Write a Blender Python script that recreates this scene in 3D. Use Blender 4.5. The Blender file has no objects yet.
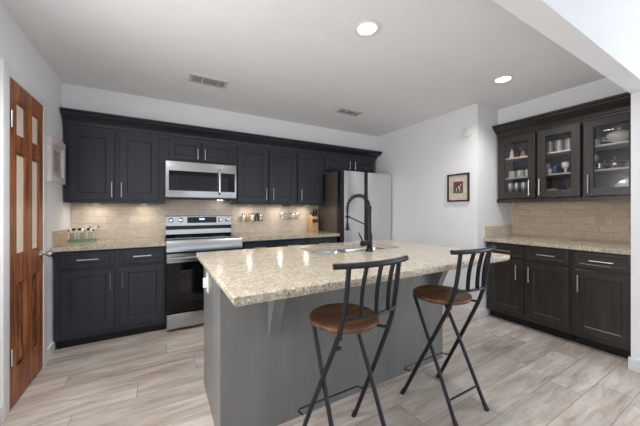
import bpy, bmesh, math, random
from mathutils import Vector, Matrix
random.seed(7)
SC = bpy.context.scene
COL = SC.collection
PI = math.pi
def srgb(r, g, b):
    f = lambda c: (c/255/12.92) if c/255 <= .04045 else ((c/255+.055)/1.055)**2.4
    return (f(r), f(g), f(b), 1)

# ---------------------------------------------------------------- camera
cam_d = bpy.data.cameras.new('camera'); cam = bpy.data.objects.new('camera', cam_d); COL.objects.link(cam)
cam.location = (0, 0, 1.231); cam.rotation_euler = (PI/2, 0, math.radians(-29.93))
cam_d.sensor_width = 36; cam_d.lens = 277.4/640*36; cam_d.shift_y = -2.8/640; cam_d.clip_start = .02
SC.camera = cam
# ---------------------------------------------------------------- light, world, exposure
SC.view_settings.view_transform = 'Standard'; SC.view_settings.look = 'None'
SC.view_settings.gamma = 1; SC.view_settings.exposure = 0.15; SC.view_settings.use_curve_mapping = False
W = bpy.data.worlds.new('daylight_sky'); SC.world = W; W.use_nodes = True
bg = W.node_tree.nodes['Background']; bg.inputs[0].default_value = (.80, .90, 1, 1); bg.inputs[1].default_value = .8
def area(name, loc, rot, sx, sy, power, col):
    l = bpy.data.lights.new(name, 'AREA'); l.shape = 'RECTANGLE'; l.size = sx; l.size_y = sy; l.energy = power; l.color = col
    o = bpy.data.objects.new(name, l); COL.objects.link(o); o.location = loc; o.rotation_euler = rot
    return o
DAY = (.90, .95, 1)
area('window_daylight', (1.1, -3.62, 1.45), (PI/2, 0, 0), 2.1, 1.9, 9, DAY)
area('window_daylight', (3.9, -3.62, 1.45), (PI/2, 0, 0), 2.1, 1.9, 9, DAY)
area('window_daylight', (5.62, -1.5, 1.45), (PI/2, 0, PI/2), 2.3, 1.9, 84, DAY)

area('window_daylight', (-1.02, 1.16, 1.42), (math.radians(84), 0, -PI/2), .92, 1.3, 29, (1, .985, .96))  # fill lamp at the added left-wall window, lifts the kitchen light

# ---------------------------------------------------------------- materials
def newmat(name):
    m = bpy.data.materials.new(name); m.use_nodes = True
    return m, m.node_tree, m.node_tree.nodes['Principled BSDF']
def N(t, kind, **kw):
    n = t.nodes.new(kind)
    for k, v in kw.items(): setattr(n, k, v)
    return n
def plain(name, col, rough=.5, metal=0, noise=.04, scale=6, bump=0, bscale=60, **kw):
    m, t, b = newmat(name)
    b.inputs['Roughness'].default_value = rough; b.inputs['Metallic'].default_value = metal
    for k, v in kw.items(): b.inputs[k].default_value = v
    tc = N(t, 'ShaderNodeTexCoord'); n = N(t, 'ShaderNodeTexNoise'); n.inputs['Scale'].default_value = scale; n.inputs['Detail'].default_value = 3
    t.links.new(tc.outputs['Object'], n.inputs['Vector'])
    r = N(t, 'ShaderNodeValToRGB'); c = col
    r.color_ramp.elements[0].position = .3; r.color_ramp.elements[1].position = .7
    r.color_ramp.elements[0].color = tuple(x*(1-noise) for x in c[:3])+(1,); r.color_ramp.elements[1].color = tuple(min(1, x*(1+noise)) for x in c[:3])+(1,)
    t.links.new(n.outputs['Fac'], r.inputs['Fac']); t.links.new(r.outputs['Color'], b.inputs['Base Color'])
    if bump:
        n2 = N(t, 'ShaderNodeTexNoise'); n2.inputs['Scale'].default_value = bscale; n2.inputs['Detail'].default_value = 4
        t.links.new(tc.outputs['Object'], n2.inputs['Vector'])
        bp = N(t, 'ShaderNodeBump'); bp.inputs['Strength'].default_value = bump; bp.inputs['Distance'].default_value = .01
        t.links.new(n2.outputs['Fac'], bp.inputs['Height']); t.links.new(bp.outputs['Normal'], b.inputs['Normal'])
    return m
def ramp(t, stops):
    r = N(t, 'ShaderNodeValToRGB'); e = r.color_ramp.elements
    while len(e) < len(stops): e.new(.5)
    for i, (p, c) in enumerate(stops): e[i].position = p; e[i].color = c
    return r
def grain(name, c1, c2, axis='z', rough=.35, metal=0, sc=18, stretch=.06, bump=.0, mid=None):
    """stretched streaks along one axis: brushed steel, stained wood"""
    m, t, b = newmat(name); b.inputs['Roughness'].default_value = rough; b.inputs['Metallic'].default_value = metal
    tc = N(t, 'ShaderNodeTexCoord'); mp = N(t, 'ShaderNodeMapping')
    s = [1, 1, 1]; s['xyz'.index(axis)] = stretch; mp.inputs['Scale'].default_value = s
    n = N(t, 'ShaderNodeTexNoise'); n.inputs['Scale'].default_value = sc; n.inputs['Detail'].default_value = 6; n.inputs['Roughness'].default_value = .6
    t.links.new(tc.outputs['Object'], mp.inputs['Vector']); t.links.new(mp.outputs['Vector'], n.inputs['Vector'])
    st = [(.32, c1), (.68, c2)] if mid is None else [(.3, c1), (.5, mid), (.7, c2)]
    r = ramp(t, st); t.links.new(n.outputs['Fac'], r.inputs['Fac']); t.links.new(r.outputs['Color'], b.inputs['Base Color'])
    if bump:
        bp = N(t, 'ShaderNodeBump'); bp.inputs['Strength'].default_value = bump; bp.inputs['Distance'].default_value = .003
        t.links.new(n.outputs['Fac'], bp.inputs['Height']); t.links.new(bp.outputs['Normal'], b.inputs['Normal'])
    return m
M = {}
M['wall'] = plain('wall_paint', srgb(243, 244, 246), .75, noise=.01, bump=.05, bscale=120)
M['ceil'] = plain('ceiling_paint', srgb(242, 243, 245), .9, noise=.012, bump=.25, bscale=45)
M['trim'] = plain('trim_paint', srgb(232, 233, 234), .4, noise=.01)
M['navy'] = grain('charcoal_cabinet_paint', srgb(34, 38, 46), srgb(43, 47, 56), 'z', .34, 0, 25, .05, .15)
M['esp'] = grain('espresso_cabinet_stain', srgb(42, 36, 33), srgb(58, 51, 47), 'z', .36, 0, 30, .04, .15)  # browner tone than the back wall cabinets
M['inner'] = plain('cabinet_interior', srgb(78, 84, 98), .6)
M['toe'] = plain('toe_kick_black', srgb(16, 16, 18), .6)
M['isl'] = grain('island_grey_paint', srgb(110, 111, 111), srgb(121, 121, 119), 'z', .36, 0, 9, .12, .05)
M['nickel'] = plain('brushed_nickel', srgb(200, 198, 195), .28, 1)
M['steel'] = grain('brushed_steel', srgb(178, 178, 180), srgb(188, 188, 190), 'x', .22, 1, 40, .03)
M['steelv'] = plain('brushed_steel_door', srgb(225, 225, 228), .26, 1, noise=.01, scale=3)
M['chrome'] = plain('polished_chrome', srgb(215, 215, 215), .1, 1)
M['blackglass'] = plain('black_glass', srgb(7, 8, 10), .05, 0, **{'Specular IOR Level': .3})
M['blackplastic'] = plain('black_plastic', srgb(20, 20, 22), .35)
M['fridgeside'] = plain('fridge_side_grey', srgb(112, 102, 96), .4, .4)
M['blackmetal'] = plain('black_powder_coat', srgb(40, 41, 45), .38, .5)
M['faucet'] = plain('matte_black_faucet', srgb(30, 30, 33), .35, .5)
M['white'] = plain('white_plastic', srgb(235, 235, 232), .4)
M['cover'] = plain('stone_coloured_plastic', srgb(192, 172, 148), .45)
M['ceramic'] = plain('white_ceramic', srgb(228, 226, 220), .2)
M['blueceramic'] = plain('blue_ceramic', srgb(50, 72, 120), .25)
M['tan'] = plain('tan_resin', srgb(176, 148, 112), .5)
M['brown'] = plain('brown_resin', srgb(92, 62, 42), .5)
M['cowblack'] = plain('black_enamel', srgb(22, 20, 20), .4)
M['green'] = plain('green_glaze', srgb(120, 150, 120), .4, noise=.15, scale=60)
M['silver'] = plain('silver_plate', srgb(205, 200, 190), .22, .9)
M['knifewood'] = grain('pale_wood_block', srgb(196, 160, 120), srgb(214, 180, 140), 'z', .5, 0, 30, .1)
M['darkwood'] = grain('walnut_stain', srgb(70, 44, 30), srgb(96, 62, 42), 'z', .5, 0, 30, .1)
M['lens'] = newmat('lit_lamp_lens')[0]
_b = M['lens'].node_tree.nodes['Principled BSDF']; _b.inputs['Emission Color'].default_value = (1, .98, .94, 1); _b.inputs['Emission Strength'].default_value = 9
M['display'] = newmat('blue_clock_display')[0]
_b = M['display'].node_tree.nodes['Principled BSDF']; _b.inputs['Base Color'].default_value = (.01, .02, .05, 1); _b.inputs['Emission Color'].default_value = (.25, .5, 1, 1); _b.inputs['Emission Strength'].default_value = 2.5
M['seat'] = grain('stool_seat_wood', srgb(62, 40, 26), srgb(140, 98, 66), 'x', .4, 0, 22, .15, .1, mid=srgb(98, 64, 42))
M['cream'] = plain('cream_print', srgb(214, 200, 186), .7, noise=.12, scale=30)
M['pale'] = plain('whitewashed_frame', srgb(222, 215, 210), .6, noise=.06, scale=20)
M['greyprint'] = plain('grey_print', srgb(170, 162, 160), .7, noise=.25, scale=40)
M['frameblack'] = plain('dark_picture_frame', srgb(46, 38, 33), .4)
M['plaid'] = plain('maroon_print', srgb(110, 72, 66), .7, noise=.3, scale=60)
M['grass'] = plain('grass_print', srgb(92, 116, 70), .8, noise=.3, scale=80)
M['ventdark'] = plain('vent_shadow_grey', srgb(92, 92, 92), .8)
M['ventwhite'] = plain('vent_enamel', srgb(205, 205, 203), .5)
# glass
def glass(name, tint=(1, 1, 1, 1), refl=.10, rough=.02):
    m = bpy.data.materials.new(name); m.use_nodes = True; t = m.node_tree; t.nodes.clear()
    o = N(t, 'ShaderNodeOutputMaterial'); mx = N(t, 'ShaderNodeMixShader'); tr = N(t, 'ShaderNodeBsdfTransparent'); g = N(t, 'ShaderNodeBsdfGlossy')
    g.inputs['Roughness'].default_value = rough; tr.inputs[0].default_value = tint
    lw = N(t, 'ShaderNodeFresnel'); lw.inputs['IOR'].default_value = 1.5
    ad = N(t, 'ShaderNodeMath', operation='ADD'); ad.inputs[1].default_value = refl
    t.links.new(lw.outputs[0], ad.inputs[0]); t.links.new(ad.outputs[0], mx.inputs[0]); t.links.new(tr.outputs[0], mx.inputs[1]); t.links.new(g.outputs[0], mx.inputs[2]); t.links.new(mx.outputs[0], o.inputs[0])
    return m
def glass_milky(name, tint, refl, rough):
    m = glass(name, tint, refl, rough); t = m.node_tree
    o = next(n for n in t.nodes if n.type == 'OUTPUT_MATERIAL'); mx = o.inputs[0].links[0].from_node
    d = N(t, 'ShaderNodeBsdfDiffuse'); d.inputs[0].default_value = srgb(235, 238, 240); m2 = N(t, 'ShaderNodeMixShader'); m2.inputs[0].default_value = .28
    t.links.new(mx.outputs[0], m2.inputs[1]); t.links.new(d.outputs[0], m2.inputs[2]); t.links.new(m2.outputs[0], o.inputs[0]); return m
M['pane'] = glass('clear_pane', refl=0)
M['glassware'] = glass_milky('clear_glassware', (.88, .91, .93, 1), .30, .12)
M['frost'] = plain('frosted_pane', srgb(236, 228, 212), .35, noise=.05, scale=25)
# granite
def granite(name='beige_granite', DS=.5, rough=.13):
    m, t, b = newmat(name); b.inputs['Roughness'].default_value = rough
    tc = N(t, 'ShaderNodeTexCoord')
    def noise(s, d=4, r=.6, dist=0):
        n = N(t, 'ShaderNodeTexNoise'); n.inputs['Scale'].default_value = s; n.inputs['Detail'].default_value = d; n.inputs['Roughness'].default_value = r; n.inputs['Distortion'].default_value = dist
        t.links.new(tc.outputs['Object'], n.inputs['Vector']); return n
    base = ramp(t, [(.28, srgb(140, 126, 106)), (.44, srgb(178, 165, 144)), (.56, srgb(194, 184, 167)), (.72, srgb(214, 208, 196))])
    t.links.new(noise(22, 10, .8, .5).outputs['Fac'], base.inputs['Fac'])
    def over(prev, n, lo, hi, col, strength=1):
        mk = ramp(t, [(lo, (0, 0, 0, 1)), (hi, (strength,)*3+(1,))]); t.links.new(n.outputs['Fac'], mk.inputs['Fac'])
        mx = N(t, 'ShaderNodeMix', data_type='RGBA'); t.links.new(mk.outputs['Color'], mx.inputs['Factor']); t.links.new(prev, mx.inputs['A']); mx.inputs['B'].default_value = col
        return mx.outputs['Result']
    c = over(base.outputs['Color'], noise(70, 4, .7), .55, .63, srgb(140, 110, 78), DS*.7)
    c = over(c, noise(58, 5, .7, .3), .56, .64, srgb(120, 116, 110), DS*.8)
    c = over(c, noise(100, 3, .6), .60, .64, srgb(56, 50, 46), DS)
    c = over(c, noise(120, 2, .5), .61, .66, srgb(240, 236, 228), .8)
    t.links.new(c, b.inputs['Base Color'])
    return m
M['granite'] = granite()
M['granite_edge'] = granite('beige_granite_rough_edge', .95, .35)
# plank floor
def floor_mat():
    m, t, b = newmat('oak_plank_floor'); b.inputs['Roughness'].default_value = .42
    tc = N(t, 'ShaderNodeTexCoord')
    br = N(t, 'ShaderNodeTexBrick'); br.offset = 0; br.squash = 1
    for k, v in dict(Scale=1, **{'Mortar Size': .0016, 'Mortar Smooth': .1, 'Bias': 0, 'Brick Width': 1.22, 'Row Height': .182}).items(): br.inputs[k].default_value = v
    br.inputs['Color1'].default_value = (0, 0, 0, 1); br.inputs['Color2'].default_value = (1, 1, 1, 1); br.inputs['Mortar'].default_value = (.3, .3, .3, 1)
    sx = N(t, 'ShaderNodeSeparateXYZ'); t.links.new(tc.outputs['Object'], sx.inputs[0])
    dv = N(t, 'ShaderNodeMath', operation='DIVIDE'); dv.inputs[1].default_value = .182; t.links.new(sx.outputs[1], dv.inputs[0])
    fl = N(t, 'ShaderNodeMath', operation='FLOOR'); t.links.new(dv.outputs[0], fl.inputs[0])
    wn = N(t, 'ShaderNodeTexWhiteNoise', noise_dimensions='1D'); t.links.new(fl.outputs[0], wn.inputs['W'])
    mm = N(t, 'ShaderNodeMath', operation='MULTIPLY_ADD'); mm.inputs[1].default_value = 1.22; t.links.new(wn.outputs['Value'], mm.inputs[0]); t.links.new(sx.outputs[0], mm.inputs[2])
    cbx = N(t, 'ShaderNodeCombineXYZ'); t.links.new(mm.outputs[0], cbx.inputs[0]); t.links.new(sx.outputs[1], cbx.inputs[1]); t.links.new(cbx.outputs[0], br.inputs['Vector'])
    # offset grain per plank
    cx = N(t, 'ShaderNodeCombineXYZ'); ml = N(t, 'ShaderNodeMath', operation='MULTIPLY'); ml.inputs[1].default_value = 13
    t.links.new(br.outputs['Color'], ml.inputs[0]); t.links.new(ml.outputs[0], cx.inputs[2]); t.links.new(ml.outputs[0], cx.inputs[0])
    va = N(t, 'ShaderNodeVectorMath', operation='ADD'); t.links.new(tc.outputs['Object'], va.inputs[0]); t.links.new(cx.outputs[0], va.inputs[1])
    mp = N(t, 'ShaderNodeMapping'); mp.inputs['Scale'].default_value = (.16, 1, 1); t.links.new(va.outputs[0], mp.inputs['Vector'])
    n = N(t, 'ShaderNodeTexNoise'); n.inputs['Scale'].default_value = 15; n.inputs['Detail'].default_value = 10; n.inputs['Roughness'].default_value = .72; n.inputs['Distortion'].default_value = .5
    t.links.new(mp.outputs[0], n.inputs['Vector'])
    r = ramp(t, [(.28, srgb(158, 145, 134)), (.44, srgb(191, 182, 173)), (.56, srgb(209, 203, 197)), (.74, srgb(226, 222, 218))])
    t.links.new(n.outputs['Fac'], r.inputs['Fac'])
    # broad patches
    n2 = N(t, 'ShaderNodeTexNoise'); n2.inputs['Scale'].default_value = 2.6; n2.inputs['Detail'].default_value = 4; t.links.new(mp.outputs[0], n2.inputs['Vector'])
    r2 = ramp(t, [(.36, (.70, .67, .64, 1)), (.58, (1.0, 1.0, 1.0, 1))]); t.links.new(n2.outputs['Fac'], r2.inputs['Fac'])
    m1 = N(t, 'ShaderNodeMix', data_type='RGBA', blend_type='MULTIPLY'); m1.inputs['Factor'].default_value = .75
    t.links.new(r.outputs['Color'], m1.inputs['A']); t.links.new(r2.outputs['Color'], m1.inputs['B'])
    r3 = ramp(t, [(0, (.90, .88, .86, 1)), (1, (1.10, 1.05, 1.04, 1))]); t.links.new(br.outputs['Color'], r3.inputs['Fac'])
    m2 = N(t, 'ShaderNodeMix', data_type='RGBA', blend_type='MULTIPLY'); m2.inputs['Factor'].default_value = 1
    t.links.new(m1.outputs['Result'], m2.inputs['A']); t.links.new(r3.outputs['Color'], m2.inputs['B'])
    m3 = N(t, 'ShaderNodeMix', data_type='RGBA'); t.links.new(br.outputs['Fac'], m3.inputs['Factor']); t.links.new(m2.outputs['Result'], m3.inputs['A']); m3.inputs['B'].default_value = srgb(128, 115, 104)
    t.links.new(m3.outputs['Result'], b.inputs['Base Color'])
    bp = N(t, 'ShaderNodeBump'); bp.inputs['Strength'].default_value = .25; bp.inputs['Distance'].default_value = .002; t.links.new(n.outputs['Fac'], bp.inputs['Height']); t.links.new(bp.outputs['Normal'], b.inputs['Normal'])
    return m
M['floor'] = floor_mat()
def tile_mat(name, ax, c1, c2, mortar):
    m, t, b = newmat(name); b.inputs['Roughness'].default_value = .5
    tc = N(t, 'ShaderNodeTexCoord'); sp = N(t, 'ShaderNodeSeparateXYZ'); cb = N(t, 'ShaderNodeCombineXYZ')
    t.links.new(tc.outputs['Object'], sp.inputs[0]); t.links.new(sp.outputs[ax], cb.inputs[0]); t.links.new(sp.outputs[2], cb.inputs[1])
    br = N(t, 'ShaderNodeTexBrick'); br.offset = .5
    for k, v in {'Scale': 1, 'Mortar Size': .0022, 'Mortar Smooth': .3, 'Brick Width': .205, 'Row Height': .0775}.items(): br.inputs[k].default_value = v
    br.inputs['Color1'].default_value = c1; br.inputs['Color2'].default_value = c2; br.inputs['Mortar'].default_value = mortar
    t.links.new(cb.outputs[0], br.inputs['Vector'])
    mp = N(t, 'ShaderNodeMapping'); mp.inputs['Scale'].default_value = (1, 2.5, 1); t.links.new(cb.outputs[0], mp.inputs[0])
    n = N(t, 'ShaderNodeTexNoise'); n.inputs['Scale'].default_value = 16; n.inputs['Detail'].default_value = 5; t.links.new(mp.outputs[0], n.inputs['Vector'])
    r = ramp(t, [(.3, (.84, .80, .75, 1)), (.65, (1.03, 1.03, 1.03, 1))]); t.links.new(n.outputs['Fac'], r.inputs['Fac'])
    mx = N(t, 'ShaderNodeMix', data_type='RGBA', blend_type='MULTIPLY'); mx.inputs['Factor'].default_value = .8
    t.links.new(br.outputs['Color'], mx.inputs['A']); t.links.new(r.outputs['Color'], mx.inputs['B']); t.links.new(mx.outputs['Result'], b.inputs['Base Color'])
    bp = N(t, 'ShaderNodeBump'); bp.inputs['Strength'].default_value = .4; bp.inputs['Distance'].default_value = .002; bp.invert = True; t.links.new(br.outputs['Fac'], bp.inputs['Height']); t.links.new(bp.outputs['Normal'], b.inputs['Normal'])
    return m
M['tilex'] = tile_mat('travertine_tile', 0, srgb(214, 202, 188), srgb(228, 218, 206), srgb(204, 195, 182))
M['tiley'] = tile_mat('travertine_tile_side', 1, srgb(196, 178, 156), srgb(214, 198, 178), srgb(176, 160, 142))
M['doorwood'] = grain('rustic_stained_door', srgb(96, 52, 30), srgb(188, 122, 76), 'z', .42, 0, 15, .16, .3, mid=srgb(148, 88, 52))
M['doorpanel'] = grain('rustic_door_panel', srgb(62, 34, 22), srgb(190, 138, 100), 'z', .42, 0, 22, .2, .3, mid=srgb(118, 68, 42))

# ---------------------------------------------------------------- mesh helpers
class MB:
    def __init__(s): s.b = bmesh.new()
    def box(s, x0, x1, y0, y1, z0, z1, bev=0):
        if x0 > x1: x0, x1 = x1, x0
        if y0 > y1: y0, y1 = y1, y0
        r = bmesh.ops.create_cube(s.b, size=1, matrix=Matrix.Translation(((x0+x1)/2, (y0+y1)/2, (z0+z1)/2)) @ Matrix.Diagonal((x1-x0, y1-y0, z1-z0, 1)))
        if bev:
            es = {e for v in r['verts'] for e in v.link_edges}
            bmesh.ops.bevel(s.b, geom=list(es), offset=bev, segments=2, affect='EDGES', profile=.7)
        return s
    def prism(s, poly, axis, a0, a1):
        """poly: 2-D points in the two other axes (x,y,z order), extruded along axis"""
        def P(p, a):
            q = list(p); q.insert(axis, a); return q
        A = [s.b.verts.new(P(p, a0)) for p in poly]; B = [s.b.verts.new(P(p, a1)) for p in poly]
        n = len(poly)
        s.b.faces.new(A); s.b.faces.new(B[::-1])
        for i in range(n): s.b.faces.new((A[i], B[i], B[(i+1) % n], A[(i+1) % n]))
        return s
    def tube(s, pts, r, seg=10, closed=False, flat=None):
        """round tube through points; r number or list; flat=(w,t) ribbon cross-section"""
        pts = [Vector(p) for p in pts]; n = len(pts); rs = r if isinstance(r, (list, tuple)) else [r]*n
        rings = []; up = None
        for i, p in enumerate(pts):
            a = pts[(i-1) % n] if (i > 0 or closed) else p; c = pts[(i+1) % n] if (i < n-1 or closed) else p
            d = (c-a).normalized()
            if up is None:
                up = Vector((0, 0, 1)) if abs(d.z) < .9 else Vector((1, 0, 0))
            u = d.cross(up)
            if u.length < 1e-6: u = d.cross(Vector((0, 1, 0)))
            u.normalize(); v = u.cross(d).normalized(); up = v
            ring = []
            for k in range(seg):
                t = 2*PI*k/seg
                if flat: cx, cy = flat[0]*math.copysign(min(abs(math.cos(t))*1.3, 1), math.cos(t)), flat[1]*math.copysign(min(abs(math.sin(t))*1.3, 1), math.sin(t))
                else: cx, cy = rs[i]*math.cos(t), rs[i]*math.sin(t)
                ring.append(s.b.verts.new(p+u*cx+v*cy))
            rings.append(ring)
        m = n if closed else n-1
        for i in range(m):
            A, B = rings[i], rings[(i+1) % n]
            for k in range(seg): s.b.faces.new((A[k], A[(k+1) % seg], B[(k+1) % seg], B[k]))
        if not closed: s.b.faces.new(rings[0][::-1]); s.b.faces.new(rings[-1])
        return s
    def lathe(s, prof, c=(0, 0, 0), seg=24, mtx=None):
        """prof list of (r,z) bottom->top around z at c"""
        c = Vector(c); rings = []
        T = (lambda v: c + (mtx @ v)) if mtx else (lambda v: c + v)
        for r, z in prof:
            if r <= 1e-5: rings.append([s.b.verts.new(T(Vector((0, 0, z))))])
            else: rings.append([s.b.verts.new(T(Vector((r*math.cos(2*PI*k/seg), r*math.sin(2*PI*k/seg), z)))) for k in range(seg)])
        for A, B in zip(rings, rings[1:]):
            for k in range(seg):
                k2 = (k+1) % seg
                if len(A) == 1 and len(B) > 1: s.b.faces.new((A[0], B[k2], B[k]))
                elif len(B) == 1 and len(A) > 1: s.b.faces.new((A[k], A[k2], B[0]))
                elif len(A) > 1: s.b.faces.new((A[k], A[k2], B[k2], B[k]))
        return s
    def ball(s, c, rx, ry=None, rz=None, seg=14, rot=None):
        ry = ry or rx; rz = rz or rx
        m = Matrix.Translation(c)
        if rot is not None: m = m @ rot
        bmesh.ops.create_uvsphere(s.b, u_segments=seg, v_segments=max(6, seg//2+1), radius=1, matrix=m @ Matrix.Diagonal((rx, ry, rz, 1)))
        return s
    def build(s, name, mat, parent=None, smooth=True, ang=35, **props):
        bmesh.ops.recalc_face_normals(s.b, faces=s.b.faces)
        if smooth:
            for f in s.b.faces: f.smooth = True
            for e in s.b.edges:
                if len(e.link_faces) != 2 or e.calc_face_angle(0) > math.radians(ang): e.smooth = False
        me = bpy.data.meshes.new(name); s.b.to_mesh(me); s.b.free()
        me.materials.append(M[mat] if isinstance(mat, str) else mat)
        o = bpy.data.objects.new(name, me); COL.objects.link(o)
        if parent: o.parent = parent
        for k, v in props.items(): o[k] = v
        return o
def tag(o, label, cat, group=None):
    o['label'] = label; o['category'] = cat
    if group: o['group'] = group
    return o
def thing(name, label, cat, loc=(0, 0, 0), rz=0, group=None):
    o = bpy.data.objects.new(name, None); COL.objects.link(o); o.empty_display_size = .1
    o.location = loc; o.rotation_euler = (0, 0, rz)
    return tag(o, label, cat, group)
def copy_tree(o, parent=None, first=True):
    c = o.copy(); COL.objects.link(c)
    if parent: c.parent = parent
    for ch in list(o.children): copy_tree(ch, c)
    return c
def struct(mb, name, mat, **kw):
    o = mb.build(name, mat, **kw); o['kind'] = 'structure'; return o
def shaded_frame(mb, x0, x1, z0, z1, yf, t, rail, recess=.007, slope=.006, openc=False):
    """shaker door: face at y=yf, back at yf+t, recessed or open centre"""
    b = mb.b; yb = yf+t
    def ring(i, y): return [b.verts.new(p) for p in ((x0+i, y, z0+i), (x1-i, y, z0+i), (x1-i, y, z1-i), (x0+i, y, z1-i))]
    def strip(A, B):
        for k in range(4): b.faces.new((A[k], A[(k+1) % 4], B[(k+1) % 4], B[k]))
    back = ring(0, yb); o1 = ring(0, yf+.002); o2 = ring(.002, yf); i1 = ring(rail, yf); i2 = ring(rail+slope, yf+recess)
    strip(back, o1); strip(o1, o2); strip(o2, i1); strip(i1, i2)
    if openc:
        i3 = ring(rail+slope, yb); strip(i2, i3); strip(i3, back)
    else:
        b.faces.new(i2); b.faces.new(back[::-1])
    return mb
def bar_handle(parent, x, z, y, L, vert=True, r=.006):
    m = MB(); off = .028; h = L/2
    if vert:
        m.tube([(x, y-off, z-h), (x, y-off, z+h)], r, 10)
        for s in (-1, 1): m.tube([(x, y, z+s*(h-.02)), (x, y-off, z+s*(h-.02))], r*.8, 8)
    else:
        m.tube([(x-h, y-off, z), (x+h, y-off, z)], r, 10)
        for s in (-1, 1): m.tube([(x+s*(h-.02), y, z), (x+s*(h-.02), y-off, z)], r*.8, 8)
    return m.build('handle', 'nickel', parent)
def sweep(mb, path, prof):
    """crown moulding: path of (x,y); prof closed list of (out,z); outward = right-hand side"""
    n = len(path); rings = []
    for i, (x, y) in enumerate(path):
        ns = []
        if i > 0: dx, dy = x-path[i-1][0], y-path[i-1][1]; l = math.hypot(dx, dy); ns.append((dy/l, -dx/l))
        if i < n-1: dx, dy = path[i+1][0]-x, path[i+1][1]-y; l = math.hypot(dx, dy); ns.append((dy/l, -dx/l))
        if len(ns) == 2:
            sx, sy = ns[0][0]+ns[1][0], ns[0][1]+ns[1][1]; k = 2/(sx*sx+sy*sy); nx, ny = sx*k, sy*k
        else: nx, ny = ns[0]
        rings.append([mb.b.verts.new((x+nx*o, y+ny*o, z)) for o, z in prof])
    m = len(prof)
    for A, B in zip(rings, rings[1:]):
        for k in range(m): mb.b.faces.new((A[k], A[(k+1) % m], B[(k+1) % m], B[k]))
    mb.b.faces.new(rings[0][::-1]); mb.b.faces.new(rings[-1])
    return mb

# ---------------------------------------------------------------- room shell
XL, XR, XR2, YB, YJ, H = -.808, 3.12, 3.87, 3.80, 1.837, 2.446
HN = 2.95                      # near room ceiling height
NX, NY = 5.5, -3.5
struct(MB().box(XL-.15, NX+.15, NY-.15, YB+.15, -.12, 0), 'floor', 'floor')
struct(MB().box(XL-.15, XR2+.15, .66, YB+.15, H, H+.12), 'ceiling', 'ceil')
struct(MB().box(XL-.15, NX+.15, NY-.15, .56, HN, HN+.12), 'ceiling', 'ceil')
DY0, DY1, DZ = 2.395, 2.963, 2.045   # door opening
w = MB(); w.box(XL-.12, XL, NY, .70, 0, HN); w.box(XL-.12, XL, 1.62, DY0, 0, HN); w.box(XL-.12, XL, .70, 1.62, 0, .76); w.box(XL-.12, XL, .70, 1.62, 2.09, HN); w.box(XL-.12, XL, DY1, YB+.12, 0, HN); w.box(XL-.12, XL, DY0, DY1, DZ, HN)
struct(w, 'wall_left', 'wall')
struct(MB().box(XL, XR+.9, YB, YB+.12, 0, H), 'wall_back', 'wall')
w = MB(); w.prism([(XR, YB), (XR+.9, YB), (XR+.9, YJ), (XR, YJ)], 2, 0, H); struct(w, 'wall_right', 'wall')
struct(MB().box(XR2, XR2+.15, .56, YJ, 0, H), 'wall_far_right', 'wall')
struct(MB().box(3.155, NX, .555, .66, 0, 2.13), 'wall_stub', 'wall')
struct(MB().box(XL, NX, .555, .66, 2.13, HN), 'wall_header', 'wall')
struct(MB().box(XL, 3.05, 3.5125, YB, 2.096, H), 'wall_soffit_back', 'wall')
struct(MB().box(3.05, XR, 3.5125, YB, 2.18, H), 'wall_soffit_end', 'wall')
struct(MB().box(3.5425, XR2, .66, YJ, 2.125, H), 'wall_soffit_right', 'wall')
# near room walls with window openings
w = MB()
w.box(XL-.12, .0, NY-.12, NY, 0, HN); w.box(2.2, 2.8, NY-.12, NY, 0, HN); w.box(5, NX, NY-.12, NY, 0, HN)
w.box(0, 2.2, NY-.12, NY, 0, .45); w.box(0, 2.2, NY-.12, NY, 2.45, HN); w.box(2.8, 5, NY-.12, NY, 0, .45); w.box(2.8, 5, NY-.12, NY, 2.45, HN)
struct(w, 'wall_rear', 'wall')
w = MB()
w.box(NX, NX+.12, NY-.12, -2.7, 0, HN); w.box(NX, NX+.12, -.3, .675, 0, HN); w.box(NX, NX+.12, -2.7, -.3, 0, .45); w.box(NX, NX+.12, -2.7, -.3, 2.45, HN)
struct(w, 'wall_side', 'wall')
for i, (a, b_, c, ax) in enumerate(((0, 2.2, NY-.06, 0), (2.8, 5, NY-.06, 0), (-2.7, -.3, NX+.06, 1))):
    f = MB()
    def bb(u0, u1, z0, z1):
        if ax == 0: f.box(u0, u1, c-.03, c+.03, z0, z1)
        else: f.box(c-.03, c+.03, u0, u1, z0, z1)
    bb(a, a+.05, .45, 2.45); bb(b_-.05, b_, .45, 2.45); bb(a+.05, b_-.05, .45, .5); bb(a+.05, b_-.05, 2.4, 2.45); bb((a+b_)/2-.02, (a+b_)/2+.02, .5, 2.4)
    wf = struct(f, 'window_%d' % (i+1), 'trim')
f = MB()
for a in ((.70, .74, .76, 2.09), (1.58, 1.62, .76, 2.09), (.74, 1.58, .76, .80), (.74, 1.58, 2.05, 2.09), (.74, 1.58, 1.41, 1.44)): f.box(XL-.09, XL-.04, *a)
struct(f, 'window_4', 'trim')  # unseen window, added so fill light can enter from the left
# baseboards
def bboard(name, x0, x1, y0, y1, h=.095):
    struct(MB().box(x0, x1, y0, y1, 0, h, .004), name, 'trim')
bboard('baseboard_left', XL, XL+.015, DY1+.07, 3.24)
bboard('baseboard_left', XL, XL+.015, NY, DY0-.08)
bboard('baseboard_right', XR-.015, XR, YJ-.015, 3.12)
bboard('baseboard_jog', XR, 3.24, YJ-.015, YJ)
bboard('baseboard_stub', 3.14, 3.155, .54, .672)
bboard('baseboard_stub_front', 3.155, NX, .54, .555)
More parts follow.
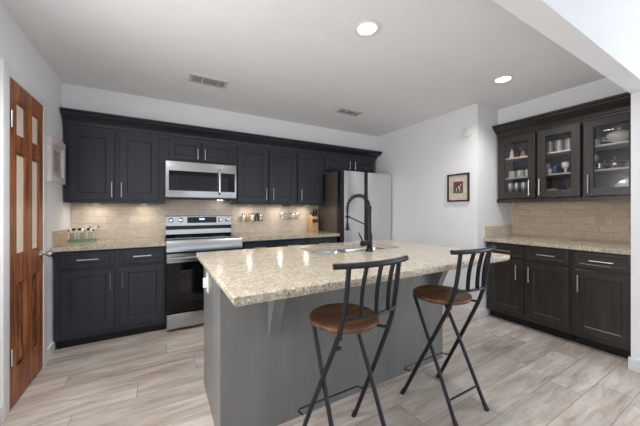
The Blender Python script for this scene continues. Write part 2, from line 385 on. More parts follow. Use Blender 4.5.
# door casing
c = MB()
c.box(XL, XL+.018, DY1, DY1+.07, 0, DZ+.07, .004); c.box(XL, XL+.018, DY0-.08, DY0, 0, DZ+.07, .004); c.box(XL, XL+.018, DY0, DY1, DZ, DZ+.07, .004)
c.box(XL-.12, XL, DY0-.0, DY0+.008, 0, DZ); c.box(XL-.12, XL, DY1-.008, DY1, 0, DZ); c.box(XL-.12, XL, DY0, DY1, DZ-.008, DZ)
struct(c, 'trim_1', 'trim')

# ---------------------------------------------------------------- pantry door (setting)
d = bpy.data.objects.new('door_1', None); COL.objects.link(d); d.location = (XL+.014, 2.41, 0); d['kind'] = 'structure'
DW = .538
lay_y = [(.088, .232), (.335, .470)]
rows = [(1.705, 1.925, 'p'), (.94, 1.60, 'p'), (.22, .765, 'w')]
s = MB(); T = .036
s.box(-T, 0, -.012, lay_y[0][0], .012, 2.04); s.box(-T, 0, lay_y[0][1], lay_y[1][0], .012, 2.04); s.box(-T, 0, lay_y[1][1], DW+.006, .012, 2.04)
zs = [.012, .22, .765, .94, 1.60, 1.705, 1.925, 2.04]
for a, b_ in lay_y:
    for i in range(0, 8, 2): s.box(-T, 0, a, b_, zs[i], zs[i+1])
slab = s.build('door_slab', 'doorwood', d)
for a, b_ in lay_y:
    for z0, z1, k in rows:
        if k == 'p':
            MB().box(-.018, -.010, a, b_, z0, z1).build('door_pane', 'frost', d)
            q = MB()
            for (y0, y1, za, zb) in ((a, a+.012, z0, z1), (b_-.012, b_, z0, z1), (a+.012, b_-.012, z0, z0+.012), (a+.012, b_-.012, z1-.012, z1)): q.box(-.010, -.004, y0, y1, za, zb, .003)
            q.build('glazing_bead', 'doorwood', d)
        else:
            q = MB(); b = q.b
            o = [b.verts.new((-.022, y, z)) for y, z in ((a, z0), (b_, z0), (b_, z1), (a, z1))]
            i_ = [b.verts.new((-.004, y, z)) for y, z in ((a+.035, z0+.035), (b_-.035, z0+.035), (b_-.035, z1-.035), (a+.035, z1-.035))]
            bk = [b.verts.new((-.03, y, z)) for y, z in ((a, z0), (b_, z0), (b_, z1), (a, z1))]
            for k2 in range(4):
                b.faces.new((o[k2], o[(k2+1) % 4], i_[(k2+1) % 4], i_[k2])); b.faces.new((bk[k2], bk[(k2+1) % 4], o[(k2+1) % 4], o[k2]))
            b.faces.new(i_); b.faces.new(bk[::-1]); q.build('raised_panel', 'doorpanel', d)
for z in (1.79, .33):
    MB().box(0, .004, .0, .030, z-.05, z+.05).tube([(.008, -.004, z-.052), (.008, -.004, z+.052)], .007, 8).build('hinge', 'nickel', d)
RY = Matrix.Rotation(PI/2, 3, 'Y')
MB().lathe([(0, 0), (.032, 0), (.032, .006), (.012, .012), (.010, .035), (.020, .042), (.029, .055), (.028, .068), (.015, .076), (0, .078)], (0, DW-.05, .895), 20, RY).build('door_knob', 'chrome', d)

# ---------------------------------------------------------------- backsplashes
def splash(mb, name, mat, label):
    return tag(mb.build(name, mat), label, 'backsplash')
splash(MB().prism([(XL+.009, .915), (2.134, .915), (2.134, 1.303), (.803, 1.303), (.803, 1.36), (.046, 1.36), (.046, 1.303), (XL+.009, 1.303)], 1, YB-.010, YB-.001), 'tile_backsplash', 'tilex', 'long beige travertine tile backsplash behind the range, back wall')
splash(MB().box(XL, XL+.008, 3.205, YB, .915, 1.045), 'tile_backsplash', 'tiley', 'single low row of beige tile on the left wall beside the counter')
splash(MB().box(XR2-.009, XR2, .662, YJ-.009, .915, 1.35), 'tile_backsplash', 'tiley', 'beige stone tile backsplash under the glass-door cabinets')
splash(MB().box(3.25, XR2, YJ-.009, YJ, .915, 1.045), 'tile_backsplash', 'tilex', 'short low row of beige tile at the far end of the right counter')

# ---------------------------------------------------------------- cabinets
def base_cab(label, loc, rz, w, doors, drawers, mat, dep=.585, group=None, rail=.062):
    """local x along the run, y=0 at wall, front at -dep. doors: (x0,x1,handle_x) drawers: (x0,x1,handle?)"""
    t = thing('base_cabinet', label, 'cabinet', loc, rz)
    MB().box(0, w, -dep+.0, -.002, .09, .873).build('body', mat, t)
    MB().box(.001, w-.001, -dep+.07, -.01, 0, .09).build('toe_kick', 'toe', t)
    yf = -dep-.02
    for x0, x1, hx in doors:
        dd = shaded_frame(MB(), x0, x1, .135, .695, yf, .019, rail).build('door', mat, t, smooth=False)
        if hx: bar_handle(dd, hx, .575, yf, .155)
    for x0, x1 in drawers:
        dd = shaded_frame(MB(), x0, x1, .725, .860, yf, .019, .028, .005, .005).build('drawer', mat, t, smooth=False)
        bar_handle(dd, (x0+x1)/2, .79, yf, .15, False)
    return t
FY = 3.198
DEP = YB-FY-.021
L0 = -.795
base_cab('charcoal base cabinet with two doors and two drawers, left of the range', (L0, YB-.01, 0), 0, .045-L0,
         [(-.75-L0+.0, -.372-L0, -.398-L0), (-.33-L0, .03-L0, -.305-L0)], [(-.75-L0, -.372-L0), (-.33-L0, .03-L0)], 'navy', DEP-.01)
for k, (a, b_, la) in enumerate(((.810, 1.232, 'charcoal base cabinet directly right of the range, behind the island'), (1.234, 1.652, 'charcoal base cabinet between two others, below the hanging wire basket'), (1.654, 2.128, 'charcoal base cabinet beside the refrigerator, below the knife block'))):
    ww = b_-a
    base_cab(la, (a, YB-.01, 0), 0, ww, [(.02, ww-.02, .05)], [(.02, ww-.02)], 'navy', DEP-.01)
# right run, facing -x : local x -> world -y
XF2 = 3.262; DEP2 = XR2-XF2-.021-.01
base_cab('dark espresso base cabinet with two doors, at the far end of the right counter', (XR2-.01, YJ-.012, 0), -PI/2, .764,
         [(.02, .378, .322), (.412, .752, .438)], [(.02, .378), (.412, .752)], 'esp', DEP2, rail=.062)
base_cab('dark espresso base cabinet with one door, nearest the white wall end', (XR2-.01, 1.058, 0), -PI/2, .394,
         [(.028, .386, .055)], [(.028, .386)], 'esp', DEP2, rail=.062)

def wall_cab(label, loc, rz, w, z0, z1, doors, mat, dep, hz=None, rail=.068, hl=.155):
    t = thing('upper_cabinet', label, 'cabinet', loc, rz)
    MB().box(0, w, -dep, -.002, z0, z1).build('body', mat, t)
    yf = -dep-.02
    for x0, x1, za, zb, hx in doors:
        dd = shaded_frame(MB(), x0, x1, za, zb, yf, .019, rail).build('door', mat, t, smooth=False)
        bar_handle(dd, hx, hz if hz else za+.105, yf, hl)
    return t
UY = 3.49; UD = YB-UY-.02
ZB, ZT = 1.305, 2.095
wall_cab('charcoal wall cabinet with two tall doors above the left counter', (XL+.012, YB, 0), 0, .0455-XL-.012, ZB, ZT,
         [(-.758-XL-.012, -.404-XL-.012, ZB+.03, 2.02, -.424-XL-.012), (-.365-XL-.012, -.012-XL-.012, ZB+.03, 2.02, -.344-XL-.012)], 'navy', UD)
wall_cab('short charcoal wall cabinet above the microwave', (.047, YB, 0), 0, .755, 1.775, ZT,
         [(.036, .362, 1.80, 2.02, .328), (.374, .715, 1.80, 2.02, .408)], 'navy', UD, 1.875, .05, .12)
wall_cab('charcoal wall cabinet with two tall doors right of the microwave', (.804, YB, 0), 0, .843, ZB, ZT,
         [(.028, .424, ZB+.03, 2.02, .392), (.436, .822, ZB+.03, 2.02, .488)], 'navy', UD)
wall_cab('charcoal wall cabinet with one tall door, above the knife block', (1.649, YB, 0), 0, .425, ZB, ZT,
         [(.012, .392, ZB+.03, 2.02, .054)], 'navy', UD)
wall_cab('short charcoal wall cabinet above the refrigerator', (2.076, YB, 0), 0, .964, 1.83, ZT,
         [(.036, .490, 1.855, 2.02, .455), (.503, .945, 1.855, 2.02, .555)], 'navy', UD, 1.92, .05, .12)
m = MB()   # light rail under the long uppers
c = sweep(MB(), [(XL+.012, UY+.0195), (3.04, UY+.0195), (3.04, YB-.001)],
          [(.0, 2.022), (.012, 2.022), (.014, 2.05), (.022, 2.058), (.024, 2.078), (.03, 2.088), (.055, 2.112), (.082, 2.130), (.098, 2.143), (.098, 2.156), (.116, 2.161), (.116, 2.178), (.0, 2.178)])
tag(c.build('crown_moulding', 'navy'), 'long charcoal crown moulding on top of the back wall cabinets', 'moulding')
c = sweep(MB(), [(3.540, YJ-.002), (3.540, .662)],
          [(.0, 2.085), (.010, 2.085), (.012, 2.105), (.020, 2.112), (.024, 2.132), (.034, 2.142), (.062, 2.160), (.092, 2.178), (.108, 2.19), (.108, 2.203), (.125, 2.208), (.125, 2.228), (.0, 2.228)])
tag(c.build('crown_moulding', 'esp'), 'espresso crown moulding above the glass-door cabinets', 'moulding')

# glass-door cabinets, local x -> world -y
def glass_cab(label, y_start, w, doors, shelves, posts):
    t = thing('glass_door_cabinet', label, 'cabinet', (XR2, y_start, 0), -PI/2)
    dep = XR2-3.52-.02; z0, z1 = 1.33, 2.12; k = .016
    b = MB(); b.box(0, k, -dep, -.002, z0, z1); b.box(w-k, w, -dep, -.002, z0, z1); b.box(k, w-k, -dep, -.002, z0, z0+k); b.box(k, w-k, -dep, -.002, z1-.05, z1)
    b.box(k, .05, -dep, -dep+.018, z0+k, z1-.05); b.box(w-.02, w-k, -dep, -dep+.018, z0+k, z1-.05)
    for p in posts: b.box(p-.02, p+.02, -dep, -dep+.018, z0+k, z1-.05)
    b.box(0, w, -dep-.022, -dep, z0-.012, z0+.028)
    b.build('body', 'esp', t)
    MB().box(k, w-k, -.012, -.003, z0+k, z1-.05).build('back_panel', 'inner', t)
    for z in shelves: MB().box(k, w-k, -dep+.03, -.014, z-.016, z).build('shelf', 'pale', t)
    yf = -dep-.042
    for x0, x1, hx in doors:
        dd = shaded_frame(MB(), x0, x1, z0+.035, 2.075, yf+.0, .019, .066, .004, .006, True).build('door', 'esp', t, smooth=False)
        MB().box(x0+.063, x1-.063, yf+.010, yf+.013, z0+.035+.063, 2.012).build('glass_pane', 'pane', dd)
        bar_handle(dd, hx, 1.478, yf, .175)
    return t
SH = (1.615, 1.845)
glass_cab('espresso cabinet with two glass doors showing glassware and mugs', YJ-.002, .776, [(.022, .402, .352), (.422, .772, .447)], SH, [.41])
glass_cab('espresso cabinet with one glass door showing teapot and tureen', 1.057, .393, [(.018, .385, .055)], SH, [])

# ---------------------------------------------------------------- countertops
def slab(name, poly, z0, z1, label, edge=.0, hole=None):
    m = MB(); b = m.b
    def ringed(z, e): return poly if not e else None
    m.prism(poly, 2, z0, z1)
    es = [e for e in b.edges if abs(e.verts[0].co.z-e.verts[1].co.z) < 1e-5]
    bmesh.ops.bevel(b, geom=es, offset=.004, segments=2, affect='EDGES')
    o = m.build(name, 'granite'); o.data.materials.append(M['granite_edge'])
    for f_ in o.data.polygons:
        if abs(f_.normal.z) < .5: f_.material_index = 1
    return tag(o, label, 'countertop')
slab('granite_countertop', [(XL, 3.16), (.047, 3.16), (.047, YB), (XL, YB)], .874, .914, 'beige granite countertop left of the range')
slab('granite_countertop', [(.806, 3.16), (2.132, 3.16), (2.132, YB), (.806, YB)], .874, .914, 'beige granite countertop between range and refrigerator')
slab('granite_countertop', [(3.235, .662), (XR2, .662), (XR2, YJ), (3.235, YJ)], .874, .914, 'beige granite countertop along the right wall under glass cabinets')

# island
IX0, IX1, IY0, IY1 = .232, 2.156, 1.035, 2.262
SX0, SX1, SYA, SYB = .98, 1.80, 1.705, 2.09    # sink opening
t = MB(); b = t.b
def rounded(x0, x1, y0, y1, r, n=5):
    P = []
    for cx, cy, a0 in ((x1-r, y1-r, 0), (x0+r, y1-r, PI/2), (x0+r, y0+r, PI), (x1-r, y0+r, 3*PI/2)):
        for k in range(n+1): a = a0+PI/2*k/n; P.append((cx+r*math.cos(a), cy+r*math.sin(a)))
    return P
def annulus(b, outer, inner, z, flip=False):
    vo = [b.verts.new((x, y, z)) for x, y in outer]; vi = [b.verts.new((x, y, z)) for x, y in inner]
    eo = [b.edges.new((vo[i], vo[(i+1) % len(vo)])) for i in range(len(vo))]; ei = [b.edges.new((vi[i], vi[(i+1) % len(vi)])) for i in range(len(vi))]
    bmesh.ops.triangle_fill(b, edges=eo+ei, use_beauty=True)
    return vo, vi
hole = rounded(SX0, SX1, SYA, SYB, .06)
def edge_pts(e, jit, seed):
    """outer outline, finely divided, slightly irregular (rough-cut edge)"""
    rd = random.Random(seed); P = []
    cs = [(IX0+e, IY0+e), (IX1-e, IY0+e), (IX1-e, IY1-e), (IX0+e, IY1-e)]
    for i in range(4):
        a, c_ = cs[i], cs[(i+1) % 4]; L = math.hypot(c_[0]-a[0], c_[1]-a[1]); n = (76, 48)[i % 2]
        for k in range(n):
            f = k/n; x = a[0]+(c_[0]-a[0])*f; y = a[1]+(c_[1]-a[1])*f
            P.append((x+rd.uniform(-jit, jit), y+rd.uniform(-jit, jit)))
    return P
lv = [(.914, .006, .0), (.909, .001, .0015), (.895, .0, .003), (.884, .002, .003), (.874, .008, .001)]
rings = [[(x, y) for x, y in edge_pts(e, j, 3+i)] for i, (z, e, j) in enumerate(lv)]
vo, vi = annulus(b, rings[0], hole, .914); vo2, vi2 = annulus(b, rings[-1], hole, .874)
prev = vo
for i in range(1, len(lv)):
    cur = vo2 if i == len(lv)-1 else [b.verts.new((x, y, lv[i][0])) for x, y in rings[i]]
    for k in range(len(cur)): b.faces.new((prev[k], prev[(k+1) % len(cur)], cur[(k+1) % len(cur)], cur[k]))
    prev = cur
for k in range(len(vi)): b.faces.new((vi[k], vi[(k+1) % len(vi)], vi2[(k+1) % len(vi)], vi2[k]))
t = t.build('island_countertop', 'granite'); t.data.materials.append(M['granite_edge'])
for f_ in t.data.polygons:
    if abs(f_.normal.z) < .75: f_.material_index = 1
tag(t, 'large speckled beige granite slab with sink cutout on the grey island', 'countertop')

BX0, BX1, BY0, BY1 = .268, 2.04, 1.495, 2.12
isl = thing('kitchen_island', 'grey-blue painted kitchen island base carrying the granite slab', 'island', (BX0, BY0, 0))
w_, d_ = BX1-BX0, BY1-BY0
m = MB()
m.box(0, w_, 0, .10, 0, .874)                       # knee wall
m.box(0, .02, .10, d_, 0, .874); m.box(w_-.02, w_, .10, d_, 0, .874)
m.box(.02, w_-.02, .10, d_-.05, 0, .10); m.box(.02, w_-.02, d_-.02, d_, .10, .874)
m.build('body', 'isl', isl)
# kitchen-side doors
nx = 4
for i in range(nx):
    a = .03+i*(w_-.06)/nx; e_ = a+(w_-.06)/nx-.012
    q = MB(); shaded_frame(q, a, e_, .13, .84, 0, .019, .055)
    for v in q.b.verts: v.co.y = d_+.02-v.co.y
    q.build('door', 'isl', isl, smooth=False)
for cx in (.286, 1.66):
    q = MB(); q.prism([(0, .872), (-.165, .872), (-.165, .845), (-.135, .80), (-.085, .70), (-.050, .62), (-.030, .535), (0, .535)], 0, cx-.032, cx+.032)
    bmesh.ops.bevel(q.b, geom=[e for e in q.b.edges], offset=.003, segments=1, affect='EDGES')
    q.build('corbel', 'isl', isl)
# outlet on the island's end
oc = MB(); oc.box(-.006, 0, .395, .465, .70, .83, .002)
oc = oc.build('outlet_cover', 'white', isl, label='white outlet cover')
MB().box(-.030, -.006, .405, .430, .735, .795, .003).build('plug', 'white', oc)

# sink
sk = thing('double_sink', 'stainless undermount double bowl sink set in the island', 'sink', ((SX0+SX1)/2, (SYA+SYB)/2, .872))
def bowl(x0, x1, y0, y1):
    m = MB(); b = m.b
    def rg(i, z, r): return [b.verts.new((x, y, z)) for x, y in rounded(x0+i, x1-i, y0+i, y1-i, r)]
    R = [rg(-.012, 0, .07), rg(0, 0, .06), rg(.006, -.02, .06), rg(.012, -.17, .06), rg(.035, -.195, .045), rg(.14, -.20, .02)]
    for A, B in zip(R, R[1:]):
        for k in range(len(A)): b.faces.new((A[k], A[(k+1) % len(A)], B[(k+1) % len(A)], B[k]))
    b.faces.new(R[-1]); return m
hw, hd = (SX1-SX0)/2, (SYB-SYA)/2
bo = bowl(-hw, -.02, -hd, hd).build('bowl', 'steel', sk); MB().lathe([(0, -.198), (.04, -.198), (.045, -.1985)], (-.19, 0, 0), 18).build('drain', 'chrome', bo)
bo = bowl(.02, hw, -hd, hd).build('bowl', 'steel', sk); MB().lathe([(0, -.198), (.04, -.198), (.045, -.1985)], (.19, 0, 0), 18).build('drain', 'chrome', bo)

# faucet
fx, fy = 1.402, 1.668
fa = thing('spring_faucet', 'matte black spring pull-down faucet behind the island sink', 'faucet', (fx, fy, .9142), math.radians(15))
MB().lathe([(0, 0), (.030, 0), (.030, .008), (.026, .012), (.022, .02), (.022, .13), (.016, .14), (.0145, .30), (.016, .31), (.016, .345), (0, .345)], (0, 0, 0), 22).build('column', 'faucet', fa)
arc = []
n = 26
for i in range(n+1):
    a = PI*i/n; arc.append((0, .11-.11*math.cos(a), .34+.095*math.sin(a)*1.0))
arc = [(0, 0, .33)] + arc + [(0, .22, .30), (0, .22, .27)]
MB().tube(arc, .0065, 10).build('hose', 'faucet', fa)
# coil spring around the arc
coil = []; P = [Vector(p) for p in arc]; L = [0]
for a, b_ in zip(P, P[1:]): L.append(L[-1]+(b_-a).length)
turns = 18; tot = L[-1]*.93
for k in range(turns*8+1):
    s_ = tot*k/(turns*8); j = max(i for i in range(len(L)) if L[i] <= s_+1e-9); j = min(j, len(P)-2)
    f = (s_-L[j])/max(L[j+1]-L[j], 1e-9); c = P[j].lerp(P[j+1], f); dr = (P[j+1]-P[j]).normalized(); u = Vector((1, 0, 0)); v = dr.cross(u)
    an = 2*PI*k/8; coil.append(c+u*.0155*math.cos(an)+v*.0155*math.sin(an))
MB().tube(coil, .0030, 6).build('spring', 'faucet', fa)
MB().tube([(0, .22, .30), (0, .22, .19)], .0075, 12).lathe([(0, .150), (.017, .150), (.018, .158), (.013, .18), (.010, .20), (.010, .21), (0, .21)], (0, .22, 0), 16).build('spray_head', 'faucet', fa)
MB().tube([(0, .012, .195), (0, .205, .262)], .005, 8).lathe([(.013, .252), (.017, .252), (.017, .272), (.013, .272), (.013, .252)], (0, .22, 0), 16).build('holder_arm', 'faucet', fa)
hs = MB(); hs.tube([(0, 0, .065), (-.060, .0, .065), (-.062, 0, .065), (-.095, 0, .065)], [.014, .014, .021, .021], 12)
hs = hs.build('valve', 'faucet', fa); MB().tube([(-.085, 0, .08), (-.125, .01, .150)], [.006, .004], 8).build('lever', 'faucet', hs)

# ---------------------------------------------------------------- range
rg = thing('range', 'freestanding stainless electric range with black oven door', 'range', (.428, YB-.012, 0))
RW = .375; RF = -(YB-.012-3.18)    # local front y
m = MB(); m.box(-RW, RW, RF+.03, 0, .03, .905); m.build('body', 'blackplastic', rg)
for sx in (-.33, .33):
    for sy in (RF+.08, -.06): MB().lathe([(.018, 0), (.018, .03)], (sx, sy, 0), 10).build('foot', 'blackplastic', rg)
m = MB(); m.box(-RW-.0, RW, RF-.015, -.07, .905, .922, .004); m.build('cooktop', 'blackglass', rg)
for (bx, by, br) in ((-.19, -.22, .09), (.19, -.22, .075), (-.19, -.45, .075), (.19, -.45, .11)):
    MB().lathe([(br-.003, .9222), (br-.003, .9226), (br, .9226), (br, .9222)], (bx, by, 0), 36).build('burner_ring', 'ventdark', rg)
m = MB(); m.prism([(RF-.02, .80), (RF-.028, .81), (RF-.022, .912), (RF-.012, .925), (RF+.02, .925), (RF+.03, .80)], 0, -RW, RW); m.build('front_panel', 'steel', rg)
# oven door
dr = MB(); dr.box(-RW+.003, RW-.003, RF-.025, RF+.028, .195, .790, .004); dr = dr.build('oven_door', 'blackplastic', rg)
MB().box(-RW+.003, RW-.003, RF-.03, RF-.025, .70, .790).build('top_band', 'steel', dr)
MB().box(-RW+.006, RW-.006, RF-.031, RF-.026, .20, .698).build('oven_glass', 'blackglass', dr)
MB().box(-RW+.12, RW-.12, RF-.0335, RF-.0312, .29, .62, .001).build('window', plain('oven_window', srgb(4, 4, 5), .12), dr)
hd_ = MB(); hd_.tube([(-RW+.04, RF-.068, .748), (RW-.04, RF-.068, .748)], .013, 12)
for s_ in (-1, 1): hd_.tube([(s_*(RW-.06), RF-.028, .748), (s_*(RW-.06), RF-.068, .748)], .010, 10)
hd_.build('handle', 'steel', dr)
MB().box(-RW+.003, RW-.003, RF-.028, RF+.028, .035, .183, .004).build('storage_drawer', 'steel', rg)
bgd = MB(); bgd.prism([(-.065, .922), (-.085, .945), (-.072, 1.155), (-.055, 1.165), (-.004, 1.165), (-.004, .905), (-.065, .905)], 0, -RW, RW); bgd = bgd.build('backguard', 'steel', rg)
def bgy(z): return -.085+(z-.945)*(.013/.21)
m = MB(); m.prism([(bgy(1.00)-.003, 1.00), (bgy(1.045)-.003, 1.045), (bgy(1.045)+.004, 1.045), (bgy(1.00)+.004, 1.00)], 0, -RW+.002, RW-.002); m.build('trim_strip', 'blackglass', bgd)
m = MB(); m.prism([(bgy(1.075)-.003, 1.075), (bgy(1.148)-.003, 1.148), (bgy(1.148)+.004, 1.148), (bgy(1.075)+.004, 1.075)], 0, -.145, .19); dp = m.build('display_panel', 'blackglass', bgd)
MB().box(-.01, .05, bgy(1.12)-.0045, bgy(1.12)-.0025, 1.112, 1.132).build('clock', 'display', dp)
RX = Matrix.Rotation(PI/2, 3, 'X')
for kx in (-.32, -.215, .235, .325):
    MB().lathe([(0, 0), (.027, 0), (.027, .006), (.021, .01), (.019, .03), (.015, .034), (0, .034)], (kx, bgy(1.11)+.001, 1.112), 18, RX).build('knob', 'chrome', rg)

# ---------------------------------------------------------------- microwave
mw = thing('microwave', 'stainless over-the-range microwave above the range', 'microwave', (.425, YB-.012, 1.362))
MW = .375; MF = -(YB-.012-3.425)
MB().box(-MW, MW, MF+.03, 0, 0, .408).build('body', 'blackplastic', mw)
fr = MB(); fr.box(-MW, MW, MF, MF+.03, .012, .408, .004); fr = fr.build('front', 'steel', mw)
MB().box(-MW+.03, MW-.215, MF-.003, MF+.001, .085, .305).build('window', 'blackglass', fr)
MB().box(MW-.178, MW-.018, MF-.003, MF+.001, .085, .305).build('control_panel', 'blackglass', fr)
MB().box(-MW+.11, MW-.26, MF-.0042, MF-.003, .115, .235).build('viewing_screen', plain('microwave_screen', srgb(13, 15, 17), .15, **{'Specular IOR Level': .3}), fr)
MB().tube([(MW-.197, MF, .06), (MW-.197, MF-.032, .075), (MW-.197, MF-.036, .20), (MW-.197, MF-.032, .325), (MW-.197, MF, .34)], .012, 12).build('handle', 'chrome', fr)
m = MB()
for i in range(9): m.box(-MW+.04+i*.075, -MW+.095+i*.075, MF+.08, MF+.20, -.004, .001)
m.build('bottom_grille', 'ventdark', mw); MB().box(.20, .26, MF+.22, MF+.28, -.004, .001).build('cooktop_lamp', 'lens', mw)
MB().box(MW-.055, MW-.002, MF+.03, MF+.32, -.035, -.001).build('mounting_bracket', 'blackplastic', mw)

# ---------------------------------------------------------------- refrigerator
fg = thing('refrigerator', 'tall stainless two-door refrigerator against the right wall', 'refrigerator', (2.645, YB-.03, 0))
FW = .445; FF = -(YB-.03-3.16)
MB().box(-FW-.058, FW, FF+.085, 0, .02, 1.775, .004).build('body', 'fridgeside', fg)
MB().box(-FW+.01, FW-.01, FF+.085, FF+.10, 0, .09).build('base_grille', 'blackplastic', fg)
def fdoor(x0, x1, hs):
    m = MB(); n = 8; poly = [(x0, FF+.06), (x0, FF+.012)]
    for k in range(n+1):
        f = k/n; poly.append((x0+(x1-x0)*f, FF+.010-.010*math.sin(PI*f)))
    poly += [(x1, FF+.012), (x1, FF+.06)]
    m.prism(poly, 2, .10, 1.782); return m.build('door', 'steelv', fg)
MB().box(-FW-.05, FW-.002, FF+.06, FF+.085, .09, 1.775).build('door_gasket', 'blackplastic', fg)
fdoor(-FW+.012, -.078, 1); fdoor(-.012, FW+.006, -1)
MB().box(-.078, -.012, FF+.03, FF+.06, .12, 1.768).build('recessed_handle', 'blackplastic', fg)
MB().box(-FW-.052, -FW+.012, FF+.012, FF+.06, .10, 1.776).build('door_edge_trim', 'blackplastic', fg)
for sx in (-FW+.06, FW-.06): MB().box(sx-.04, sx+.04, FF+.09, FF+.16, 1.775, 1.795, .004).build('hinge_cover', 'blackplastic', fg)

# ---------------------------------------------------------------- bar stools
def make_stool(label, loc, rz):
    t = thing('bar_stool', label, 'stool', loc, rz)
    ZS = .70
    se = MB(); se.lathe([(0, ZS-.036), (.155, ZS-.036), (.170, ZS-.030), (.177, ZS-.018), (.175, ZS-.006), (.164, ZS), (.148, ZS-.002), (0, ZS-.003)], (-.006, 0, 0), 40); se.build('seat', 'seat', t)
    def dense(pts, n=6):
        out = []
        for i in range(len(pts)-1):
            p0 = Vector(pts[max(i-1, 0)]); p1 = Vector(pts[i]); p2 = Vector(pts[i+1]); p3 = Vector(pts[min(i+2, len(pts)-1)])
            for k in range(n):
                u = k/n; out.append(.5*((2*p1)+(-p0+p2)*u+(2*p0-5*p1+4*p2-p3)*u*u+(-p0+3*p1-3*p2+p3)*u**3))
        out.append(Vector(pts[-1])); return out
    rt = .0115
    for s in (-1, 1):
        q = MB().tube(dense([(s*.182, .165, .0), (s*.173+.002, .04, .26), (s*.158+.006, -.10, .55), (s*.150+.010, -.165, .70), (s*.146+.014, -.193, .82), (s*.146+.016, -.215, .985)], 5), rt, 12)
        q = q.build('rear_leg', 'blackmetal', t); MB().tube([(s*.1825, .169, 0), (s*.181, .150, .035)], .0145, 12).build('foot_cap', 'blackplastic', q)
    for s in (-1, 1):
        q = MB().tube([(s*.148, -.205, 0), (s*.138, -.04, .36), (s*.128, .115, .672)], rt, 12)
        q = q.build('front_leg', 'blackmetal', t); MB().tube([(s*.1485, -.209, 0), (s*.147, -.19, .035)], .0145, 12).build('foot_cap', 'blackplastic', q)
    # seat frame under the seat
    MB().tube([(-.128, .115, .655), (.128, .115, .655)], .009, 10).build('front_crossbar', 'blackmetal', t)
    MB().tube([(-.095, -.09, .659), (-.125, -.15, .657), (-.143, -.158, .672)], .0075, 8).build('rear_bracket', 'blackmetal', t)
    MB().tube([(.095, -.09, .659), (.14, -.15, .657), (.158, -.158, .672)], .0075, 8).build('rear_bracket', 'blackmetal', t)
    MB().tube([(-.130, -.118, .60), (-.108, -.118, .60)], .009, 10).build('pivot_bolt', 'blackmetal', t)
    # backrest
    top = [(x, -.215-.045*(1-(x/.21)**2), 1.0) for x in [(-.21+.42*k/16) for k in range(17)]]
    MB().tube(top, .0135, 12).build('top_rail', 'blackmetal', t)
    low = [(x+.012, -.190-.036*(1-(x/.155)**2), .768) for x in [(-.146+.292*k/12) for k in range(13)]]
    MB().tube(low, .008, 10).build('lower_rail', 'blackmetal', t)
    for x in (-.064, .014, .092):
        xl = x-.002; y1 = -.215-.045*(1-(x/.21)**2); y0 = -.190-.036*(1-((xl-.012)/.155)**2)
        pts = [(xl+(x-xl)*u, y0+(y1-y0)*u+.010*math.sin(PI*u), .768+.232*u) for u in (0, .25, .5, .75, 1)]
        MB().tube(dense(pts, 4), .01, 8, flat=(.0115, .003)).build('slat', 'blackmetal', t)
    # foot rests
    MB().tube([(-.142, -.150, .125), (.142, -.150, .125)], .006, 8).build('foot_rest', 'blackmetal', t)
    MB().tube([(-.20, .085, .20), (-.20, .13, .185), (-.19, .14, .19), (0, .14, .19), (.19, .14, .19), (.20, .13, .185), (.20, .085, .20)], .0045, 8).build('locking_wire', 'blackmetal', t)
    return t
st = make_stool('left black metal folding bar stool with round wooden seat, nearer the corbel', (.822, 1.172, 0), 0)
st['group'] = 'folding bar stools at the island'
s2 = copy_tree(st); s2.location = (1.592, 1.172, 0); s2['label'] = 'black metal folding bar stool with round wooden seat at the right end of the island'

# ---------------------------------------------------------------- ceiling fixtures
def can_light(x, y, label, r=.064, power=42):
    t = thing('recessed_light', label, 'ceiling light', (x, y, H))
    MB().lathe([(r, -.001), (r+.022, -.002), (r+.024, -.006), (r+.004, -.012), (r-.004, -.008), (r-.004, 0.0), (r, -.001)], (0, 0, 0), 32).build('trim_ring', 'white', t)
    MB().lathe([(0, -.004), (r-.004, -.004), (r-.004, -.002), (0, -.002)], (0, 0, 0), 32).build('lens', 'lens', t)
    l = bpy.data.lights.new('downlight', 'SPOT'); l.energy = power; l.spot_size = math.radians(150); l.spot_blend = .8; l.shadow_soft_size = .07; l.color = (1, .99, .98)
    o = bpy.data.objects.new('downlight', l); COL.objects.link(o); o.parent = t; o.location = (0, 0, -.03)
    return t
can_light(1.193, 1.444, 'round lit recessed ceiling light above the island')
can_light(2.747, 1.378, 'round lit recessed ceiling light close to the glass-door cabinets')
can_light(-.28, 1.45, 'round lit recessed ceiling light on the left side in front of the pantry door', power=85)
def vent(x, y, label, w=.33, h=.17):
    t = thing('ceiling_vent', label, 'vent', (x, y, H))
    MB().box(-w/2+.02, w/2-.02, -h/2+.02, h/2-.02, -.003, -.001).build('duct_opening', 'ventdark', t)
    f = MB()
    for a in ((-w/2, w/2, -h/2, -h/2+.025), (-w/2, w/2, h/2-.025, h/2), (-w/2, -w/2+.025, -h/2+.025, h/2-.025), (w/2-.025, w/2, -h/2+.025, h/2-.025), (-w/6-.005, -w/6+.008, -h/2+.02, h/2-.02), (w/4-.005, w/4+.008, -h/2+.02, h/2-.02)): f.box(*a, -.010, -.0005)
    f.build('frame', 'ventwhite', t)
    l = MB()
    for k in range(5):
        yy = -h/2+.035+k*(h-.07)/4
        l.prism([(yy-.004, -.003), (yy+.001, -.003), (yy+.006, -.009), (yy+.003, -.009)], 0, -w/2+.025, w/2-.025)
    l.build('louvres', plain('vent_louvre', srgb(140, 140, 140), .6), t)
vent(.395, 2.779, 'white ceiling air vent with grey louvres, nearer the left cabinets')
vent(2.02, 2.79, 'small white ceiling air vent in front of the refrigerator', .33, .15)

